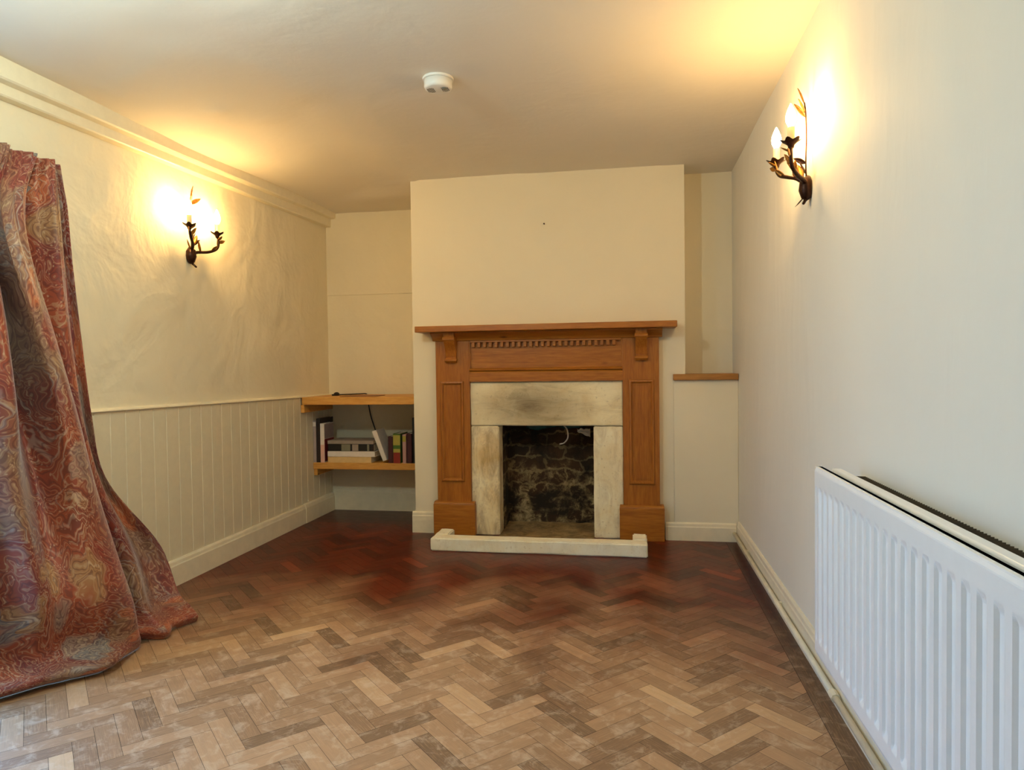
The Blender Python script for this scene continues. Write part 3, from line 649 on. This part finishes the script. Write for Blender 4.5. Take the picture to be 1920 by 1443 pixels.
# ------------------------------------------------------------------ wall sconces
def leaf(mb, base, d, nrm, ln, wd, curl=.25):
    d = Vector(d).normalized(); n_ = Vector(nrm); n_ = (n_-d*n_.dot(d)).normalized(); s = d.cross(n_); base = Vector(base); vs = []; NU, NV = 7, 5
    for i in range(NU):
        t = i/(NU-1); w_ = wd*math.sin(PI*min(1, t*.93+.05))**.8*(1-.35*t)
        for j in range(NV):
            u = j/(NV-1)*2-1; vs.append(base + d*(ln*t) + s*(w_*u*.5) + n_*(ln*curl*t*t + abs(u)*w_*.22))
    mb.add(vs, [(i*NV+j, i*NV+j+1, (i+1)*NV+j+1, (i+1)*NV+j) for i in range(NU-1) for j in range(NV-1)])
def sconce(label):
    r = thing('wall_sconce', label, 'wall light', (0,0,0), 'twin candle wall sconces')
    p = MB(); p.tube([(.004,0,-.038), (.011,0,-.028), (.016,0,-.005), (.015,0,.022), (.007,0,.040)], [.012,.024,.029,.026,.008], 14); p.v = [(max(.0006, x*.9), y, z) for x, y, z in p.v]
    obj('backplate', p, M['bronze'], r, smooth=True)
    t = MB(); t.tube(catmull([(.012,0,-.03), (.022,.010,-.048), (.030,.022,-.060)], 6), [.006]*6+[.005]*6+[.003], 8); leaf(t, (.02,0,-.03), (.4,-.5,-.8), (1,0,.3), .045, .018)
    obj('tail', t, M['bronze'], r, smooth=True)
    for s in (-1, 1):
        if s < 0: path = [(.016,-.004,.015), (.040,-.022,.040), (.062,-.055,.055), (.082,-.095,.072), (.090,-.114,.096), (.090,-.115,.122)]
        else: path = [(.016,.004,.010), (.034,.035,.020), (.060,.075,.026), (.084,.110,.044), (.092,.122,.075), (.090,.115,.122)]
        a = MB(); a.tube(catmull(path, 8), [lerp(.0090, .0058, i/40) for i in range(41)], 8); arm = obj('arm', a, M['bronze'], r, smooth=True)
        c = (.090, s*.115, .122)
        def wob(rr, z, an): 
            k = max(0, (rr-.012)/.02); return rr*(1+.16*k*math.cos(6*an)), z+.004*k*math.cos(6*an)
        cup = MB(); cup.lathe([(.004,-.020), (.009,-.014), (.011,-.006), (.019,.002), (.030,.009), (.032,.011), (.028,.010), (.016,.006), (.012,.006)], c, 36, wob); obj('drip_cup', cup, M['bronze'], arm, smooth=True)
        tb = MB(); tb.lathe([(.0095,0), (.0115,.001), (.0115,.046), (.010,.049), (.006,.049)], (c[0], c[1], c[2]+.007), 18); obj('candle_tube', tb, M['wax'], arm, smooth=False)
        bu = MB(); bu.lathe([(.006,0), (.011,.006), (.0165,.018), (.0175,.028), (.0150,.042), (.0095,.058), (.004,.070), (.0006,.076)], (c[0], c[1], c[2]+.056), 14); obj('bulb', bu, M['bulb'], arm, smooth=True)
        pa = catmull(path, 8)
        for q0, dd, nn, ln, wd in ((pa[10], (.2,-s*.25,1), (-.3,-s,.2), .060, .028), (pa[19], (.5,s*.5,.8), (1,0,.3), .046, .024), (pa[27], (.1,-s*.55,.8), (1,0,.2), .050, .024), (pa[33], (.2,s*.9,.35), (1,0,.3), .038, .022), (pa[35], (.8,-s*.3,.3), (0,0,1), .036, .022)):
            lf = MB(); leaf(lf, q0, dd, nn, ln, wd); obj('leaf', lf, M['gilt'] if wd > .021 else M['bronze'], arm, smooth=True, solid=.0016)
    st = MB(); st.tube(catmull([(.014,0,.02), (.017,.004,.09), (.013,-.004,.17), (.016,.003,.25), (.020,0,.295)], 8), .0028, 8); stem = obj('stem', st, M['bronze'], r, smooth=True)
    for q0, dd, ln, wd in (((.016,.002,.245), (.25,-.55,1), .070, .024), ((.017,.0,.262), (.3,.75,.55), .060, .026), ((.020,0,.292), (.1,-.15,1), .060, .016), ((.017,.003,.085), (.5,-.7,.6), .050, .022), ((.016,.0,.05), (.35,.8,.7), .052, .024), ((.015,-.003,.03), (.15,-1,.45), .085, .024)):
        lf = MB(); leaf(lf, q0, dd, (1,0,.2), ln, wd); obj('leaf', lf, M['gilt'] if ln > .055 else M['bronze'], stem, smooth=True, solid=.0016)
    return r
def copy_tree(o, parent=None):
    c = o.copy(); COL.objects.link(c)
    if parent is not None: c.parent = parent
    for ch in list(o.children): copy_tree(ch, c)
    return c
s1 = sconce('bronze twin candle sconce with leaves on the left wall beside the cornice')
s2 = copy_tree(s1); s2['label'] = 'bronze twin candle sconce with leaves on the right wall above the radiator end'
s1.location = (XL, 3.19, 1.645); s2.location = (XR, 2.545, 1.662); s2.rotation_euler = (0, 0, PI)

# ------------------------------------------------------------------ curtain
def curtain():
    guides = [
     [(-2.16,2.318,1.852),(-2.15,2.329,1.708),(-2.14,2.339,1.504),(-2.13,2.362,1.215),(-2.11,2.386,.877),(-2.09,2.431,.615),(-1.99,2.605,.313),(-1.90,2.595,.113),(-1.811,2.57,.002)],
     [(-2.175,2.285,1.852),(-2.17,2.31,1.706),(-2.17,2.328,1.504),(-2.16,2.345,1.215),(-2.15,2.37,.876),(-2.12,2.42,.614),(-2.06,2.54,.319),(-1.97,2.53,.11),(-1.84,2.47,.002)],
     [(-2.125,2.252,1.852),(-2.11,2.235,1.69),(-2.09,2.225,1.49),(-2.08,2.240,1.207),(-2.06,2.272,.886),(-2.05,2.335,.631),(-1.98,2.391,.368),(-1.92,2.40,.14),(-1.806,2.385,.002)],
     [(-2.18,2.216,1.852),(-2.19,2.18,1.68),(-2.20,2.165,1.48),(-2.20,2.19,1.209),(-2.19,2.25,.883),(-2.18,2.31,.621),(-2.13,2.36,.351),(-2.06,2.39,.139),(-1.93,2.352,.002)],
     [(-2.125,2.175,1.852),(-2.08,2.075,1.66),(-2.04,2.055,1.454),(-2.01,2.109,1.2),(-1.98,2.171,.893),(-1.95,2.204,.655),(-1.90,2.24,.41),(-1.85,2.262,.20),(-1.86,2.290,.002)],
     [(-2.175,2.120,1.852),(-2.075,1.99,1.63),(-2.0,1.95,1.436),(-1.97,2.006,1.193),(-1.93,2.052,.902),(-1.90,2.068,.679),(-1.86,2.06,.461),(-1.82,2.08,.26),(-1.835,2.12,.002)],
     [(-2.130,2.065,1.852),(-2.17,2.02,1.633),(-2.18,2.015,1.45),(-2.17,2.05,1.198),(-2.14,2.075,.899),(-2.05,2.05,.676),(-1.96,2.0,.474),(-1.88,1.96,.30),(-1.90,2.02,.002)],
     [(-2.175,2.010,1.852),(-2.08,1.91,1.61),(-2.01,1.876,1.424),(-1.98,1.89,1.188),(-1.95,1.885,.915),(-1.95,1.875,.709),(-1.92,1.886,.501),(-1.90,1.90,.30),(-1.97,1.945,.002)],
     [(-2.130,1.960,1.852),(-2.16,1.85,1.608),(-2.14,1.82,1.43),(-2.13,1.82,1.191),(-2.12,1.82,.913),(-2.12,1.83,.698),(-2.10,1.85,.478),(-2.05,1.86,.28),(-2.04,1.85,.002)],
     [(-2.165,1.915,1.852),(-2.10,1.80,1.60),(-2.07,1.77,1.43),(-2.06,1.77,1.19),(-2.05,1.77,.91),(-2.05,1.78,.70),(-2.04,1.79,.48),(-2.02,1.80,.28),(-2.03,1.78,.002)],
    ]
    NS, NR = 10, 9
    # puddle rows: a soft roll just above the floor before the hem
    cols = []
    for gi, g in enumerate(guides):
        a, b = Vector(g[-2]), Vector(g[-1]); roll = .035 if gi >= 3 else .02
        m1 = Vector((lerp(a.x, b.x, .5)+roll*.6, lerp(a.y, b.y, .5)-roll*.3, max(.07, a.z*.42))); m2 = Vector((b.x+roll*.7, b.y-roll*.5, .035))
        if gi >= 5: m1 = Vector((lerp(a.x, b.x, .5)-.030, lerp(a.y, b.y, .5)+.02, max(.085, a.z*.38))); m2 = Vector((b.x+.048, b.y-.03, .040))
        cols.append(catmull(list(g[:-1])+[tuple(m1), tuple(m2), tuple(b)], NR))
    nrow = len(cols[0]); grid = []
    for r in range(nrow): grid.append(catmull([c[r] for c in cols], NS))
    ncol = len(grid[0]); verts = []; uvs = []
    width = 1.45; ztop = 1.852
    for r in range(nrow):
        t = r/(nrow-1)
        for c in range(ncol):
            p = grid[r][c].copy(); s = c/(ncol-1)
            head = smoothstep(.0, .14, t)
            pin = (1-head)*.011*math.sin(s*2*PI*24); p.x += pin                       # gathered header
            mid = smoothstep(.02, .12, t)*smoothstep(.34, .14, t); p.x += mid*.010*math.sin(s*2*PI*17+1.3+t*7)   # small creases below it
            lo_ = smoothstep(.55, .95, t); q = Vector((p.y*5, p.z*4, 1.7))
            p.x += lo_*.020*noise.noise(q*1.6) + .007*noise.noise(Vector((s*26, t*5, .5)))*head; p.y += lo_*.012*noise.noise(q+Vector((9,0,0)))
            p.z += .010*noise.noise(Vector((s*13, 0, 4)))*(1-head)*0
            if t > .90: p.z = max(.0022, p.z + .05*(1-t)*noise.noise(Vector((s*21, t*30, 7))))
            p.x = max(p.x, XL+.028); p.z = max(p.z, .0022)
            verts.append(p); uvs.append((s*width, 2.05*(1-t)))
    me = bpy.data.meshes.new('cloth'); fs_ = [(r*ncol+c, r*ncol+c+1, (r+1)*ncol+c+1, (r+1)*ncol+c) for r in range(nrow-1) for c in range(ncol-1)]
    me.from_pydata([tuple(v) for v in verts], [], fs_); ul = me.uv_layers.new(name='UVMap')
    for l in me.loops: ul.data[l.index].uv = uvs[l.vertex_index]
    me.materials.append(M['curtain'])
    for p in me.polygons: p.use_smooth = True
    root = thing('curtain', 'red paisley curtain hanging on the left wall and pooling on the floor', 'curtain', (-2.1, 2.0, 0))
    o = bpy.data.objects.new('cloth', me); COL.objects.link(o); o.parent = root; o.matrix_parent_inverse = Matrix.Translation(-Vector(root.location))
    m = o.modifiers.new('thickness', 'SOLIDIFY'); m.thickness = .004; m.offset = 0
    m = o.modifiers.new('subd', 'SUBSURF'); m.levels = 1; m.render_levels = 1
curtain()
rl = thing('curtain_rail', 'white curtain rail on the left wall hidden behind the curtain heading', 'curtain rail', (XL+.03, 1.2, 1.83))
q = MB(); q.box(XL+.008, XL+.020, -.15, 2.28, 1.815, 1.838); obj('track', q, M['white_plastic'], rl, bevel=.002)
for yy in (-.05, 1.0, 2.2): obj('bracket', MB().box(XL, XL+.012, yy, yy+.02, 1.818, 1.836), M['white_plastic'], rl)

# ------------------------------------------------------------------ light: overcast sky through the windows, and the lit sconces
w = bpy.data.worlds.new('sky'); sc.world = w; w.use_nodes = True; nt = w.node_tree; bg = nt.nodes['Background']
tc = nt.nodes.new('ShaderNodeTexCoord'); sp = nt.nodes.new('ShaderNodeSeparateXYZ'); rp = nt.nodes.new('ShaderNodeValToRGB')
nt.links.new(tc.outputs['Generated'], sp.inputs[0]); mr = nt.nodes.new('ShaderNodeMapRange'); mr.inputs[1].default_value = -1; mr.inputs[2].default_value = 1
nt.links.new(sp.outputs[2], mr.inputs[0]); nt.links.new(mr.outputs[0], rp.inputs[0])
e = rp.color_ramp.elements; e[0].position = .46; e[0].color = (.14,.27,.42,1); e[1].position = .56; e[1].color = (.17,.46,1.0,1)
nt.links.new(rp.outputs[0], bg.inputs[0]); bg.inputs[1].default_value = 14.0
for nm, loc, rot, sx, sy in (('window_portal', (XL-.27, (WY0+WY1)/2, (WZ0+WZ1)/2), (0, -PI/2, 0), WZ1-WZ0, WY1-WY0),):
    ld = bpy.data.lights.new(nm, 'AREA'); ld.shape = 'RECTANGLE'; ld.size = sx; ld.size_y = sy; ld.cycles.is_portal = True
    lo_ = bpy.data.objects.new(nm, ld); COL.objects.link(lo_); lo_.location = loc; lo_.rotation_euler = rot

pl = bpy.data.lights.new('fill_lamp', 'POINT'); pl.energy = 32; pl.color = (.87, 1, .86); pl.shadow_soft_size = .05      # unseen fill light added high in the room, no fitting built
po = bpy.data.objects.new('fill_lamp', pl); COL.objects.link(po); po.location = (-1.2, 1.42, 2.10)

# ------------------------------------------------------------------ camera
cd = bpy.data.cameras.new('camera'); cam = bpy.data.objects.new('camera', cd); COL.objects.link(cam); sc.camera = cam
f, yaw, pit, rol = 1281.85, .172, .026, -.013
cd.sensor_width = 36; cd.lens = f*36/1920; cd.clip_start = .02
d = Vector((-math.sin(yaw)*math.cos(pit), math.cos(yaw)*math.cos(pit), -math.sin(pit))); r = Vector((math.cos(yaw), math.sin(yaw), 0)); u = r.cross(d)
rr = r*math.cos(rol)+u*math.sin(rol); uu = -r*math.sin(rol)+u*math.cos(rol)
cam.matrix_world = Matrix(((rr.x, uu.x, -d.x, 0), (rr.y, uu.y, -d.y, 0), (rr.z, uu.z, -d.z, 1.05), (0,0,0,1)))

vs_ = sc.view_settings; sc.display_settings.display_device = 'sRGB'
vs_.view_transform = 'Standard'; vs_.look = 'None'; vs_.exposure = 0.16; vs_.gamma = 1.0; vs_.use_curve_mapping = False
